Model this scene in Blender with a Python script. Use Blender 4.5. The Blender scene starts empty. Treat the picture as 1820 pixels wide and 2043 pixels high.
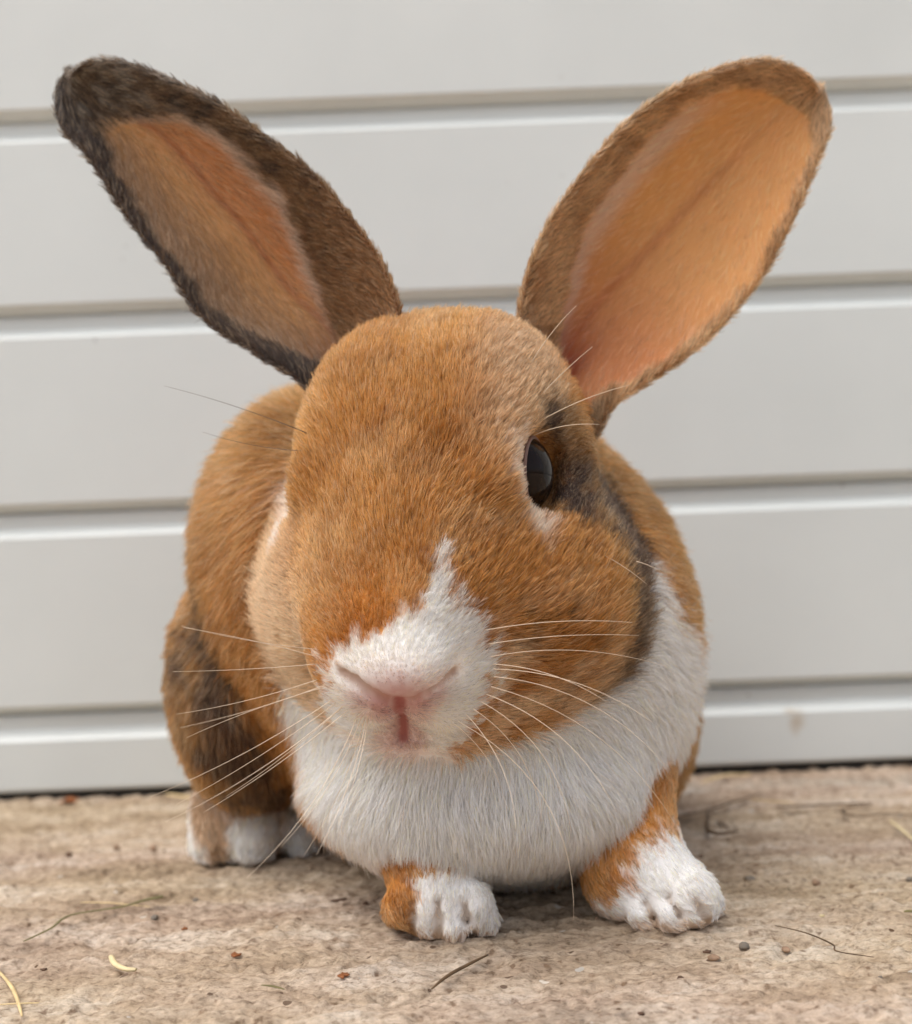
import bpy, bmesh, math, random
import numpy as np
from mathutils import Matrix, Vector
rng = np.random.default_rng(7)
random.seed(7)
scene = bpy.context.scene
col = scene.collection
FUR = 1.0            # hair density factor (0 = bare mesh)

# ------------------------------------------------------------------ camera
W0, H0, FPX = 1820.0, 2043.0, 2278.0
CAM_H, PITCH, ROLL = 0.10, math.radians(3.0), math.radians(2.2)
cam_d = bpy.data.cameras.new('camera')
cam = bpy.data.objects.new('camera', cam_d); col.objects.link(cam)
cam_d.sensor_fit = 'HORIZONTAL'; cam_d.sensor_width = 36.0; cam_d.lens = 36.0 * FPX / W0
cam_d.clip_start = 0.01; cam_d.clip_end = 200.0
CAM_M = (Matrix.Translation((0, 0, CAM_H)) @ Matrix.Rotation(math.pi / 2 + PITCH, 4, 'X')
         @ Matrix.Rotation(-ROLL, 4, 'Z'))
cam.matrix_world = CAM_M
cam_d.dof.use_dof = True; cam_d.dof.focus_distance = 0.287; cam_d.dof.aperture_fstop = 11.0
scene.camera = cam

# ------------------------------------------------------------------ world, sun, exposure
world = bpy.data.worlds.new('World'); scene.world = world; world.use_nodes = True
wn = world.node_tree.nodes; wl = world.node_tree.links
SUN_EL, SUN_AZ = math.radians(66), math.radians(-122)   # azimuth from +Y clockwise: behind the camera, to the left
sky = wn.new('ShaderNodeTexSky'); sky.sky_type = 'NISHITA'; sky.sun_disc = False
sky.sun_elevation = SUN_EL; sky.sun_rotation = SUN_AZ; sky.dust_density = 4.0; sky.ozone_density = 1.0
hs = wn.new('ShaderNodeHueSaturation'); hs.inputs['Saturation'].default_value = 0.60
wl.new(sky.outputs[0], hs.inputs['Color'])
wl.new(hs.outputs[0], wn['Background'].inputs['Color'])
wn['Background'].inputs['Strength'].default_value = 0.112
sun_d = bpy.data.lights.new('sun', 'SUN'); sun_d.energy = 1.5; sun_d.angle = math.radians(70); sun_d.color = (1, 0.985, 0.95)
sun = bpy.data.objects.new('sun', sun_d); col.objects.link(sun)
sdir = Vector((math.sin(SUN_AZ) * math.cos(SUN_EL), math.cos(SUN_AZ) * math.cos(SUN_EL), math.sin(SUN_EL)))
sun.rotation_euler = sdir.to_track_quat('Z', 'Y').to_euler()
scene.view_settings.view_transform = 'Standard'; scene.view_settings.look = 'None'
scene.view_settings.exposure = 0.70; scene.view_settings.gamma = 1.0
scene.render.engine = 'CYCLES'
scene.cycles.max_bounces = 10; scene.cycles.diffuse_bounces = 6; scene.cycles.glossy_bounces = 4
scene.cycles.transmission_bounces = 10; scene.cycles.transparent_max_bounces = 8
scene.cycles.use_adaptive_sampling = True; scene.cycles.adaptive_threshold = 0.02
scene.cycles_curves.shape = 'RIBBONS'

# ------------------------------------------------------------------ helpers
R3 = np.array(CAM_M.to_3x3()); C0 = np.array([0, 0, CAM_H])
def P(px, py, d):
    """world point that stands d metres ahead (world Y) on the line of sight of a place in the photograph (1820 px wide)"""
    v = R3 @ np.array([(px - W0 / 2) / FPX, -(py - H0 / 2) / FPX, -1.0])
    return C0 + v * (d / v[1])
def G(px, py, z=0.0):
    v = R3 @ np.array([(px - W0 / 2) / FPX, -(py - H0 / 2) / FPX, -1.0])
    return C0 + v * ((z - CAM_H) / v[2])
def lin(r, g, b):
    return tuple((c / 255 / 12.92) if c / 255 <= 0.04045 else ((c / 255 + 0.055) / 1.055) ** 2.4 for c in (r, g, b))
def LC(*c): return np.array(lin(*c))
def norm(v): return v / np.maximum(np.linalg.norm(v, axis=-1, keepdims=True), 1e-9)

def hash3(i, j, k, seed):
    n = (i.astype(np.int64) * 73856093) ^ (j.astype(np.int64) * 19349663) ^ (k.astype(np.int64) * 83492791) ^ (seed * 2654435761)
    n = (n ^ (n >> 13)) * 1274126177 & 0xffffffff
    n = (n ^ (n >> 16)) * 2246822519 & 0xffffffff
    return ((n >> 8) & 0xffff) / 65535.0
NROT = np.array(Matrix.Rotation(0.7, 3, Vector((0.5, 0.3, 0.8)).normalized()))
def noise3(p, scale, seed=0):
    q = (p @ NROT) * scale; f = np.floor(q); t = q - f; t = t * t * (3 - 2 * t); i = f.astype(np.int64)
    out = 0
    for a in (0, 1):
        for b in (0, 1):
            for c in (0, 1):
                w = (t[:, 0] if a else 1 - t[:, 0]) * (t[:, 1] if b else 1 - t[:, 1]) * (t[:, 2] if c else 1 - t[:, 2])
                out = out + w * hash3(i[:, 0] + a, i[:, 1] + b, i[:, 2] + c, seed)
    return out
def smooth(a, b, x):
    t = np.clip((x - a) / (b - a), 0, 1); return t * t * (3 - 2 * t)
def in_poly(pts, poly):
    """signed distance (negative inside) of 2-D points to a polygon"""
    poly = np.asarray(poly, float); d = np.full(len(pts), 1e9); ins = np.zeros(len(pts), bool)
    for i in range(len(poly)):
        a, b = poly[i], poly[(i + 1) % len(poly)]
        e = b - a; w = pts - a
        h = np.clip((w @ e) / (e @ e + 1e-12), 0, 1)
        d = np.minimum(d, np.linalg.norm(w - h[:, None] * e, axis=1))
        c = (a[1] > pts[:, 1]) != (b[1] > pts[:, 1])
        if abs(e[1]) > 1e-12:
            ins ^= c & (pts[:, 0] < a[0] + e[0] * (pts[:, 1] - a[1]) / e[1])
    return np.where(ins, -d, d)

def mesh_obj(name, verts, faces, mat=None, parent=None, smooth_shade=True):
    me = bpy.data.meshes.new(name)
    me.from_pydata([tuple(v) for v in verts], [], [tuple(f) for f in faces]); me.update()
    if smooth_shade: me.polygons.foreach_set('use_smooth', [True] * len(me.polygons))
    if mat: me.materials.append(mat)
    o = bpy.data.objects.new(name, me); col.objects.link(o)
    if parent: o.parent = parent
    return o
def mesh_np(name, V, F, mat=None, parent=None):
    """fast path: quads or tris as numpy arrays"""
    me = bpy.data.meshes.new(name); n = F.shape[1]
    me.vertices.add(len(V)); me.vertices.foreach_set('co', np.ascontiguousarray(V, np.float32).ravel())
    me.loops.add(F.size); me.loops.foreach_set('vertex_index', np.ascontiguousarray(F, np.int32).ravel())
    me.polygons.add(len(F)); me.polygons.foreach_set('loop_start', np.arange(0, F.size, n, dtype=np.int32))
    me.polygons.foreach_set('use_smooth', np.ones(len(F), bool))
    me.update(calc_edges=True); me.validate()
    if mat: me.materials.append(mat)
    o = bpy.data.objects.new(name, me); col.objects.link(o)
    if parent: o.parent = parent
    return o
def tag(o, label=None, cat=None, group=None, kind=None):
    for k, v in (('label', label), ('category', cat), ('group', group), ('kind', kind)):
        if v: o[k] = v
    return o
def material(name):
    m = bpy.data.materials.new(name); m.use_nodes = True
    return m, m.node_tree.nodes, m.node_tree.links, m.node_tree.nodes['Principled BSDF']
def ramp(nodes, stops):
    r = nodes.new('ShaderNodeValToRGB'); e = r.color_ramp.elements
    while len(e) < len(stops): e.new(0.5)
    for x, (p, c) in zip(e, stops): x.position = p; x.color = (*c, 1)
    return r

# ------------------------------------------------------------------ materials of the setting
def mat_door():
    m, n, l, b = material('white_painted_metal')
    tc = n.new('ShaderNodeTexCoord')
    n1 = n.new('ShaderNodeTexNoise'); n1.inputs['Scale'].default_value = 9; n1.inputs['Detail'].default_value = 6
    l.new(tc.outputs['Object'], n1.inputs['Vector'])
    r = ramp(n, [(0.3, lin(205, 209, 206)), (0.7, lin(213, 217, 214))]); l.new(n1.outputs[0], r.inputs[0])
    # small specks and splashes of dirt
    n2 = n.new('ShaderNodeTexNoise'); n2.inputs['Scale'].default_value = 75; n2.inputs['Detail'].default_value = 3
    l.new(tc.outputs['Object'], n2.inputs['Vector'])
    r2 = ramp(n, [(0.74, (0, 0, 0)), (0.80, (1, 1, 1))]); l.new(n2.outputs[0], r2.inputs[0])
    mx = n.new('ShaderNodeMix'); mx.data_type = 'RGBA'
    mul = n.new('ShaderNodeMath'); mul.operation = 'MULTIPLY'; mul.inputs[1].default_value = 0.45
    l.new(r2.outputs[0], mul.inputs[0]); l.new(mul.outputs[0], mx.inputs[0])
    l.new(r.outputs[0], mx.inputs[6]); mx.inputs[7].default_value = (*lin(150, 140, 128), 1)
    prev = mx.outputs[2]
    wd = G(910, 1567)[1]
    for (px_, py_, w_, h_, tilt, colr, amt) in ((1590, 1440, 34, 52, 0.35, (176, 154, 124), 0.6), (1575, 1420, 30, 16, 0.0, (186, 168, 142), 0.5), (190, 679, 5, 9, 0, (120, 112, 106), 0.8), (250, 491, 8, 5, 0.5, (150, 144, 138), 0.6), (245, 517, 7, 6, 0.5, (160, 154, 148), 0.5), (1122, 350, 7, 6, 0.2, (165, 160, 155), 0.6), (1690, 966, 9, 7, 0.2, (120, 105, 95), 0.9), (1500, 1390, 8, 6, 0.2, (120, 105, 95), 0.8)):
        q = P(px_, py_, wd); sc_ = wd / FPX
        mp_ = n.new('ShaderNodeMapping'); mp_.vector_type = 'TEXTURE'; mp_.inputs['Location'].default_value = (q[0], 0, q[2]); mp_.inputs['Rotation'].default_value = (0, tilt, 0)
        mp_.inputs['Scale'].default_value = (w_ * sc_ / 2, 1, h_ * sc_ / 2); l.new(tc.outputs['Object'], mp_.inputs[0])
        nn = n.new('ShaderNodeTexNoise'); nn.inputs['Scale'].default_value = 260; l.new(tc.outputs['Object'], nn.inputs['Vector'])
        ln_ = n.new('ShaderNodeVectorMath'); ln_.operation = 'LENGTH'; l.new(mp_.outputs[0], ln_.inputs[0])
        ad = n.new('ShaderNodeMath'); ad.operation = 'ADD'; l.new(ln_.outputs['Value'], ad.inputs[0]); l.new(nn.outputs[0], ad.inputs[1])
        rr_ = ramp(n, [(0.45, (amt,) * 3), (1.0, (0, 0, 0))])
        hf = n.new('ShaderNodeMath'); hf.operation = 'MULTIPLY'; hf.inputs[1].default_value = 0.6; l.new(ad.outputs[0], hf.inputs[0]); l.new(hf.outputs[0], rr_.inputs[0])
        m2 = n.new('ShaderNodeMix'); m2.data_type = 'RGBA'; l.new(rr_.outputs[0], m2.inputs[0]); l.new(prev, m2.inputs[6]); m2.inputs[7].default_value = (*lin(*colr), 1)
        prev = m2.outputs[2]
    l.new(prev, b.inputs['Base Color'])
    b.inputs['Roughness'].default_value = 0.32
    bp = n.new('ShaderNodeBump'); bp.inputs['Strength'].default_value = 0.06; bp.inputs['Distance'].default_value = 0.001
    n3 = n.new('ShaderNodeTexNoise'); n3.inputs['Scale'].default_value = 160; n3.inputs['Detail'].default_value = 4
    mp = n.new('ShaderNodeMapping'); mp.inputs['Scale'].default_value = (0.12, 1, 1)
    l.new(tc.outputs['Object'], mp.inputs[0]); l.new(mp.outputs[0], n3.inputs['Vector'])
    l.new(n3.outputs[0], bp.inputs['Height']); l.new(bp.outputs[0], b.inputs['Normal'])
    return m
def mat_stain(c):
    m, n, l, b = material('dried_dirt')
    b.inputs['Base Color'].default_value = (*c, 1); b.inputs['Roughness'].default_value = 0.9
    return m
def mat_concrete():
    m, n, l, b = material('rough_concrete')
    tc = n.new('ShaderNodeTexCoord')
    mp = n.new('ShaderNodeMapping'); mp.inputs['Scale'].default_value = (0.35, 1, 1); mp.inputs['Rotation'].default_value = (0, 0, math.radians(-4))
    l.new(tc.outputs['Object'], mp.inputs[0])
    n1 = n.new('ShaderNodeTexNoise'); n1.inputs['Scale'].default_value = 48; n1.inputs['Detail'].default_value = 10; n1.inputs['Roughness'].default_value = 0.72
    l.new(mp.outputs[0], n1.inputs['Vector'])
    r1 = ramp(n, [(0.34, lin(98, 80, 60)), (0.43, lin(158, 137, 112)), (0.53, lin(190, 172, 150)), (0.66, lin(220, 210, 195))])
    l.new(n1.outputs[0], r1.inputs[0])
    # broad pinkish and greyish patches
    n2 = n.new('ShaderNodeTexNoise'); n2.inputs['Scale'].default_value = 11; n2.inputs['Detail'].default_value = 4
    l.new(mp.outputs[0], n2.inputs['Vector'])
    r2 = ramp(n, [(0.36, lin(192, 172, 142)), (0.48, lin(188, 166, 142)), (0.58, lin(188, 164, 148)), (0.70, lin(184, 180, 172))])
    l.new(n2.outputs[0], r2.inputs[0])
    mx = n.new('ShaderNodeMix'); mx.data_type = 'RGBA'; mx.inputs[0].default_value = 0.42
    l.new(r1.outputs[0], mx.inputs[6]); l.new(r2.outputs[0], mx.inputs[7])
    # fine dark grit
    n3 = n.new('ShaderNodeTexNoise'); n3.inputs['Scale'].default_value = 300; n3.inputs['Detail'].default_value = 5
    l.new(tc.outputs['Object'], n3.inputs['Vector'])
    r3 = ramp(n, [(0.60, (0, 0, 0)), (0.70, (0.75, 0.75, 0.75))]); l.new(n3.outputs[0], r3.inputs[0])
    mx2 = n.new('ShaderNodeMix'); mx2.data_type = 'RGBA'; l.new(r3.outputs[0], mx2.inputs[0])
    l.new(mx.outputs[2], mx2.inputs[6]); mx2.inputs[7].default_value = (*lin(112, 86, 64), 1)
    n5 = n.new('ShaderNodeTexNoise'); n5.inputs['Scale'].default_value = 620; n5.inputs['Detail'].default_value = 4; n5.inputs['Roughness'].default_value = 0.75
    mp2 = n.new('ShaderNodeMapping'); mp2.inputs['Scale'].default_value = (0.6, 1, 1); l.new(tc.outputs['Object'], mp2.inputs[0]); l.new(mp2.outputs[0], n5.inputs['Vector'])
    r5 = ramp(n, [(0.36, (0.50, 0.46, 0.42)), (0.47, (0.92, 0.91, 0.90)), (0.56, (1.06, 1.06, 1.06)), (0.68, (1.30, 1.30, 1.30))]); l.new(n5.outputs[0], r5.inputs[0])
    mx3 = n.new('ShaderNodeMix'); mx3.data_type = 'RGBA'; mx3.blend_type = 'MULTIPLY'; mx3.inputs[0].default_value = 0.85; mx3.clamp_result = True
    l.new(mx2.outputs[2], mx3.inputs[6]); l.new(r5.outputs[0], mx3.inputs[7])
    vo = n.new('ShaderNodeTexVoronoi'); vo.inputs['Scale'].default_value = 190; l.new(mp2.outputs[0], vo.inputs['Vector'])
    sx = n.new('ShaderNodeSeparateColor'); l.new(vo.outputs['Color'], sx.inputs[0])
    th = n.new('ShaderNodeMath'); th.operation = 'MULTIPLY'; th.inputs[1].default_value = 0.26; l.new(sx.outputs[0], th.inputs[0])
    lt_ = n.new('ShaderNodeMath'); lt_.operation = 'LESS_THAN'; l.new(vo.outputs['Distance'], lt_.inputs[0]); 
    sb = n.new('ShaderNodeMath'); sb.operation = 'SUBTRACT'; sb.inputs[1].default_value = 0.10; l.new(th.outputs[0], sb.inputs[0]); l.new(sb.outputs[0], lt_.inputs[1])
    mx4 = n.new('ShaderNodeMix'); mx4.data_type = 'RGBA'; l.new(lt_.outputs[0], mx4.inputs[0]); l.new(mx3.outputs[2], mx4.inputs[6])
    rv = ramp(n, [(0.0, lin(96, 74, 56)), (0.6, lin(120, 100, 84)), (0.75, lin(222, 210, 194)), (1.0, lin(150, 146, 140))]); l.new(sx.outputs[1], rv.inputs[0]); l.new(rv.outputs[0], mx4.inputs[7])
    l.new(mx4.outputs[2], b.inputs['Base Color'])
    b.inputs['Roughness'].default_value = 0.92; b.inputs['Specular IOR Level'].default_value = 0.25
    bp = n.new('ShaderNodeBump'); bp.inputs['Strength'].default_value = 1.0; bp.inputs['Distance'].default_value = 0.0016
    n4 = n.new('ShaderNodeTexNoise'); n4.inputs['Scale'].default_value = 330; n4.inputs['Detail'].default_value = 6; n4.inputs['Roughness'].default_value = 0.7
    l.new(mp.outputs[0], n4.inputs['Vector']); l.new(n4.outputs[0], bp.inputs['Height']); l.new(bp.outputs[0], b.inputs['Normal'])
    return m
def mat_plain(name, c, rough=0.7, var=0.25, scale=300):
    m, n, l, b = material(name)
    tc = n.new('ShaderNodeTexCoord'); nz = n.new('ShaderNodeTexNoise'); nz.inputs['Scale'].default_value = scale; nz.inputs['Detail'].default_value = 4
    l.new(tc.outputs['Object'], nz.inputs['Vector'])
    r = ramp(n, [(0.3, tuple(x * (1 - var) for x in c)), (0.7, tuple(min(1, x * (1 + var)) for x in c))])
    l.new(nz.outputs[0], r.inputs[0]); l.new(r.outputs[0], b.inputs['Base Color']); b.inputs['Roughness'].default_value = rough
    return m

# ------------------------------------------------------------------ the door behind the rabbit
M_DOOR = mat_door()
WALL_D = G(910, 1567)[1]
zs = [P(0, y, WALL_D)[2] for y in (237, 627, 1026, 1431)]       # underside of each groove's dark edge, read at the left of the photograph
pitch_z = (zs[0] - zs[3]) / 3
door = bpy.data.objects.new('sectional_door', None); col.objects.link(door); door.location = (0, WALL_D, 0)
tag(door, 'white ribbed sectional door with horizontal grooves behind the rabbit', 'door', None, 'thing')
def door_panel(z0, z1, x0=-1.5, x1=1.5, last=False):
    """one lath: recessed lip at its top, rounded upper shoulder, flat face, rounded lower shoulder going back"""
    r = 0.0062                                # depth of the groove
    k = pitch_z / 398.0
    lip, sh, lo = 30 * k, 20 * k, 17 * k
    e = 0.00025                              # tight support loops keep the folded edges crisp
    prof = [(r + 0.012, z1 - 0.0004), (r + e, z1 - 0.0004), (r, z1 - 0.0004 - e), (r, z1 - lip * 0.5), (r, z1 - lip + e)]
    for i in range(0, 7):                    # upper shoulder, catches the sky
        a = i / 6; prof.append((r * (1 - a) ** 1.25, z1 - lip - sh * a))
    zb = z0 + (0.0 if last else lo)
    zt = z1 - lip - sh - 0.0006; prof.append((0.0, zt))
    nst = 8
    for i in range(1, nst): prof.append((0.0, zt + (zb - zt) * i / nst))
    if last:
        for i in range(0, 4):
            a = i / 3 * math.pi / 2; prof.append((0.0015 * (1 - math.cos(a)), zb + 0.0015 * (1 - math.sin(a))))
    else:
        prof.append((0.0, zb + 0.0007))
        for i in range(0, 6):                # lower shoulder, turned to the ground
            a = i / 5; prof.append((r * 1.25 * a, zb - lo * a * 0.98))
    prof.append((r + 0.012, prof[-1][1]))
    xs = np.linspace(x0, x1, 7)
    V, F = [], []
    for x in xs:
        for (y, z) in prof: V.append((x, y, z))
    n = len(prof)
    for i in range(len(xs) - 1):
        for j in range(n - 1): F.append((i * n + j, (i + 1) * n + j, (i + 1) * n + j + 1, i * n + j + 1))
    me_o = mesh_obj('panel', V, F, M_DOOR, door)
    return me_o
GAP = 0.0042
edges_z = [zs[3] + i * pitch_z for i in range(0, 24)]
door_panel(GAP, edges_z[0], last=True)
for i in range(23): door_panel(edges_z[i], edges_z[i + 1])
V = [(-1.5, 0.004, -0.02), (1.5, 0.004, -0.02), (1.5, 0.004, GAP + 0.002), (-1.5, 0.004, GAP + 0.002), (-1.5, 0.02, -0.02), (1.5, 0.02, -0.02), (1.5, 0.02, GAP + 0.002), (-1.5, 0.02, GAP + 0.002)]
mesh_obj('bottom_seal', V, [(0, 1, 2, 3), (4, 7, 6, 5), (3, 2, 6, 7), (0, 4, 5, 1)], mat_plain('black_rubber', (0.02, 0.018, 0.015)), door, False)

# ------------------------------------------------------------------ ground
def axis(lo, hi, step, far):
    core = np.arange(lo, hi, step); out = []
    x = 0.02
    while x < far: out.append(x); x *= 1.5
    out = np.array(out + [far])
    return np.concatenate([lo - out[::-1], core, hi + out])
gx = axis(-0.235, 0.235, 0.0008, 30.0); gy = axis(0.20, WALL_D + 0.012, 0.0008, 30.0)
GX, GY = np.meshgrid(gx, gy); gp = np.stack([GX.ravel(), GY.ravel(), np.zeros(GX.size)], 1)
ca, sa = math.cos(math.radians(-4)), math.sin(math.radians(-4))
def relief(p):
    q = np.stack([p[:, 0] * ca - p[:, 1] * sa, p[:, 0] * sa + p[:, 1] * ca, p[:, 2]], 1)
    st = q * np.array([0.28, 1, 1])
    wob = noise3(q, 26, 4) - 0.5
    st[:, 1] += wob * 0.006
    a = 0
    for s, w, sd in ((45, 0.0012, 1), (110, 0.0014, 2), (240, 0.0016, 3), (480, 0.0017, 5), (800, 0.0012, 6)): a = a + w * (noise3(st, s, sd) - 0.5)
    ridge = np.abs(noise3(st, 75, 9) - 0.5); a = a - 0.0018 * smooth(0.09, 0.0, ridge) * smooth(0.50, 0.68, noise3(q, 17, 10))
    for s, w, sd in ((190, 0.0016, 11), (330, 0.0013, 12), (520, 0.0009, 14)):
        pit = noise3(q * np.array([0.7, 1, 1]), s, sd); a = a - w * smooth(0.76, 0.92, pit)
    lump = noise3(q * np.array([0.6, 1, 1]), 300, 13); a = a + 0.0014 * smooth(0.55, 0.9, lump) * smooth(0.3, 0.6, noise3(q, 25, 15)) + 0.0011 * (noise3(q, 620, 16) - 0.5)
    return a
fade = smooth(0.36, 0.235, np.abs(gp[:, 0])) * smooth(0.12, 0.20, gp[:, 1]) * smooth(0.70, 0.60, gp[:, 1])
gz = np.zeros(len(gp)); k = fade > 0; gz[k] = relief(gp[k]) * fade[k]
gp[:, 2] = gz
def ground_z(x, y): return float(relief(np.array([[x, y, 0.0]]))[0])
nx, ny = len(gx), len(gy)
idx = np.arange(nx * ny).reshape(ny, nx)
F = np.stack([idx[:-1, :-1], idx[:-1, 1:], idx[1:, 1:], idx[1:, :-1]], -1).reshape(-1, 4)
ground = mesh_np('ground', gp, F, mat_concrete()); tag(ground, 'rough beige concrete ground', None, None, 'structure')

# ------------------------------------------------------------------ rabbit: implicit shape
PSI, THETA, HROLL = math.radians(19), math.radians(47), math.radians(2)
f_h = np.array([-math.sin(PSI) * math.cos(THETA), -math.cos(PSI) * math.cos(THETA), -math.sin(THETA)])
r_h = np.array([math.cos(PSI), -math.sin(PSI), 0]); u_h = np.cross(f_h, r_h)
_ax = Matrix.Rotation(HROLL, 3, Vector((0, 1, 0)))          # head leans a little to one side
f_h, r_h, u_h = (np.array(_ax @ Vector(v)) for v in (f_h, r_h, u_h))
EYE_L = P(1066, 943, 0.304)
O_H = EYE_L - 0.0315 * r_h
HB = np.stack([r_h, f_h, u_h], 1)               # columns: head axes (right, forward, up)
def H(x, y, z): return O_H + HB @ np.array([x, y, z])
def r_px(px, d): return px * d / FPX

EYE_R = (0.0097, 0.0112, 0.0112)
EYE_C = {sd: H(sd * 0.0272, 0.0015, 0.0008) for sd in (1, -1)}
class Ell:
    def __init__(s, c, r, rot=None): s.c = np.asarray(c, np.float32); s.r = np.asarray(r, np.float32); s.rot = None if rot is None else np.asarray(rot, np.float32)
    def __call__(s, p):
        q = p - s.c
        if s.rot is not None: q = q @ s.rot
        k0 = np.linalg.norm(q / s.r, axis=1); k1 = np.linalg.norm(q / (s.r * s.r), axis=1)
        return k0 * (k0 - 1) / np.maximum(k1, 1e-6)
class Cone:
    def __init__(s, a, b, ra, rb): s.a = np.asarray(a, np.float32); s.b = np.asarray(b, np.float32); s.ra = ra; s.rb = rb
    def __call__(s, p):
        e = s.b - s.a; h = np.clip(((p - s.a) @ e) / (e @ e), 0, 1)
        return np.linalg.norm(p - s.a - h[:, None] * e, axis=1) - (s.ra + (s.rb - s.ra) * h)
def smin(a, b, k):
    h = np.clip(0.5 + 0.5 * (b - a) / k, 0, 1); return b + (a - b) * h - k * h * (1 - h)
def smax(a, b, k): return -smin(-a, -b, k)

groups = {}
# head, in head axes (metres)
hd = []
hd.append((Ell(H(0, -0.010, -0.005), (0.0300, 0.041, 0.0300), HB), 0))          # cranium
hd.append((Ell(H(0, 0.022, -0.008), (0.0265, 0.043, 0.0225), HB), 0.014))        # bridge of the nose
hd.append((Ell(H(0, 0.0500, -0.0135), (0.0180, 0.0185, 0.0155), HB), 0.010))     # muzzle
for s in (-1, 1):
    hd.append((Ell(H(s * 0.0270, 0.0115, -0.0335), (0.0240, 0.031, 0.0290), HB), 0.022))   # cheek
    hd.append((Ell(H(s * 0.0105, 0.0460, -0.0250), (0.0125, 0.015, 0.0155), HB), 0.006))   # whisker pad
    hd.append((Ell(H(s * 0.0235, 0.002, 0.0080), (0.0095, 0.0165, 0.0095), HB), 0.008))
    hd.append((Ell(H(s * 0.0150, -0.018, 0.0085), (0.0165, 0.026, 0.0195), HB), 0.010))   # corner of the crown   # brow
hd.append((Ell(H(0, 0.028, -0.0430), (0.0310, 0.026, 0.0140), HB), 0.012))       # chin
groups['head'] = hd
groups['neck'] = [(Cone(H(0, -0.022, -0.012), P(920, 1110, 0.40), 0.036, 0.052), 0)]
groups['chest'] = [(Ell(P(972, 1380, 0.366), (0.0550, 0.050, 0.0465)), 0), (Ell(P(955, 1565, 0.347), (0.0485, 0.036, 0.0215)), 0.02)]
groups['body'] = [(Ell(P(880, 1170, 0.425), (0.074, 0.088, 0.069)), 0), (Ell(P(1130, 1270, 0.385), (0.0385, 0.060, 0.055)), 0.02),
                  (Ell(P(900, 1405, 0.42), (0.060, 0.075, 0.045)), 0.015), (Ell(P(1060, 1590, 0.385), (0.040, 0.040, 0.022)), 0.015), (Ell(P(652, 1118, 0.400), (0.040, 0.058, 0.056)), 0.02)]
groups['thigh'] = [(Ell(P(515, 1350, 0.425), (0.027, 0.055, 0.046)), 0), (Ell(P(1215, 1400, 0.455), (0.030, 0.052, 0.046)), 0.01)]
def on_ground(px, py, r):
    g = G(px, py); return np.array([g[0], g[1], r])
lf = []                                            # forelegs
lf.append((Cone(P(1235, 1560, 0.345), P(1262, 1745, 0.333), 0.0165, 0.0130), 0))
g1 = G(1240, 1850); g2 = G(1352, 1868)
lf.append((Cone((g1[0] + 0.006, g1[1] + 0.012, 0.0135), (g1[0] + 0.018, g1[1] - 0.002, 0.0085), 0.0135, 0.0085), 0.008))
for (tx, ty, rr, zz) in ((1290, 1876, 0.0048, 0.0046), (1345, 1880, 0.0052, 0.0050), (1398, 1872, 0.0050, 0.0048), (1418, 1850, 0.0040, 0.0040)):
    t_ = G(tx, ty - 15)
    lf.append((Cone((g1[0] + 0.008 + (t_[0] - g1[0]) * 0.45, g1[1] + 0.006, 0.0105), (t_[0], t_[1] + 0.003, zz), 0.0060, rr), 0.0022))
lf.append((Cone(P(840, 1600, 0.335), P(868, 1790, 0.322), 0.0170, 0.0115), 0))
for (tx, ty, rr) in ((795, 1868, 0.0036), (848, 1890, 0.0044), (905, 1900, 0.0050), (962, 1888, 0.0046)):
    t_ = G(tx, ty - 15)
    lf.append((Cone(P(868 + (tx - 870) * 0.75, 1800, 0.318), (t_[0], t_[1] + 0.003, rr * 0.95), 0.0062, rr), 0.0018))
groups['foreleg'] = lf
g3 = G(470, 1728)
groups['hindfoot'] = [(Cone((g3[0] - 0.002, g3[1] + 0.055, 0.017), (g3[0], g3[1] + 0.012, 0.0165), 0.017, 0.0165), 0),
                      (Cone((g3[0], g3[1] + 0.02, 0.016), (g3[0] - 0.008, g3[1] + 0.004, 0.008), 0.013, 0.0075), 0.006),
                      (Cone((g3[0], g3[1] + 0.02, 0.016), (g3[0] + 0.006, g3[1] + 0.002, 0.008), 0.013, 0.0080), 0.006),
                      (Cone((g3[0], g3[1] + 0.03, 0.013), (g3[0] + 0.022, g3[1] + 0.010, 0.006), 0.011, 0.0060), 0.006),
                      (Cone((G(1270, 1720)[0], G(1270, 1720)[1] + 0.06, 0.012), (G(1270, 1720)[0], G(1270, 1720)[1] + 0.02, 0.011), 0.013, 0.012), 0.004)]
GROUPK = {'head': 0, 'neck': 0.016, 'chest': 0.018, 'body': 0.016, 'thigh': 0.006, 'foreleg': 0.006, 'hindfoot': 0.005}
carve = []
for s in (-1, 1):                                  # eye sockets
    carve.append((Ell(H(s * 0.0335, 0.0015, 0.0005), (0.0056, 0.0118, 0.0112), HB), 0.004))

def group_sdf(name, p):
    d = None
    for prim, kk in groups[name]:
        v = prim(p); d = v if d is None else (smin(d, v, kk) if kk else np.minimum(d, v))
    return d
def rabbit_sdf(p):
    d = None
    for nme in groups:
        v = group_sdf(nme, p); kk = GROUPK[nme]
        d = v if d is None else (smin(d, v, kk) if kk else np.minimum(d, v))
    for prim, kk in carve: d = smax(d, -prim(p), kk)
    return d

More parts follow.
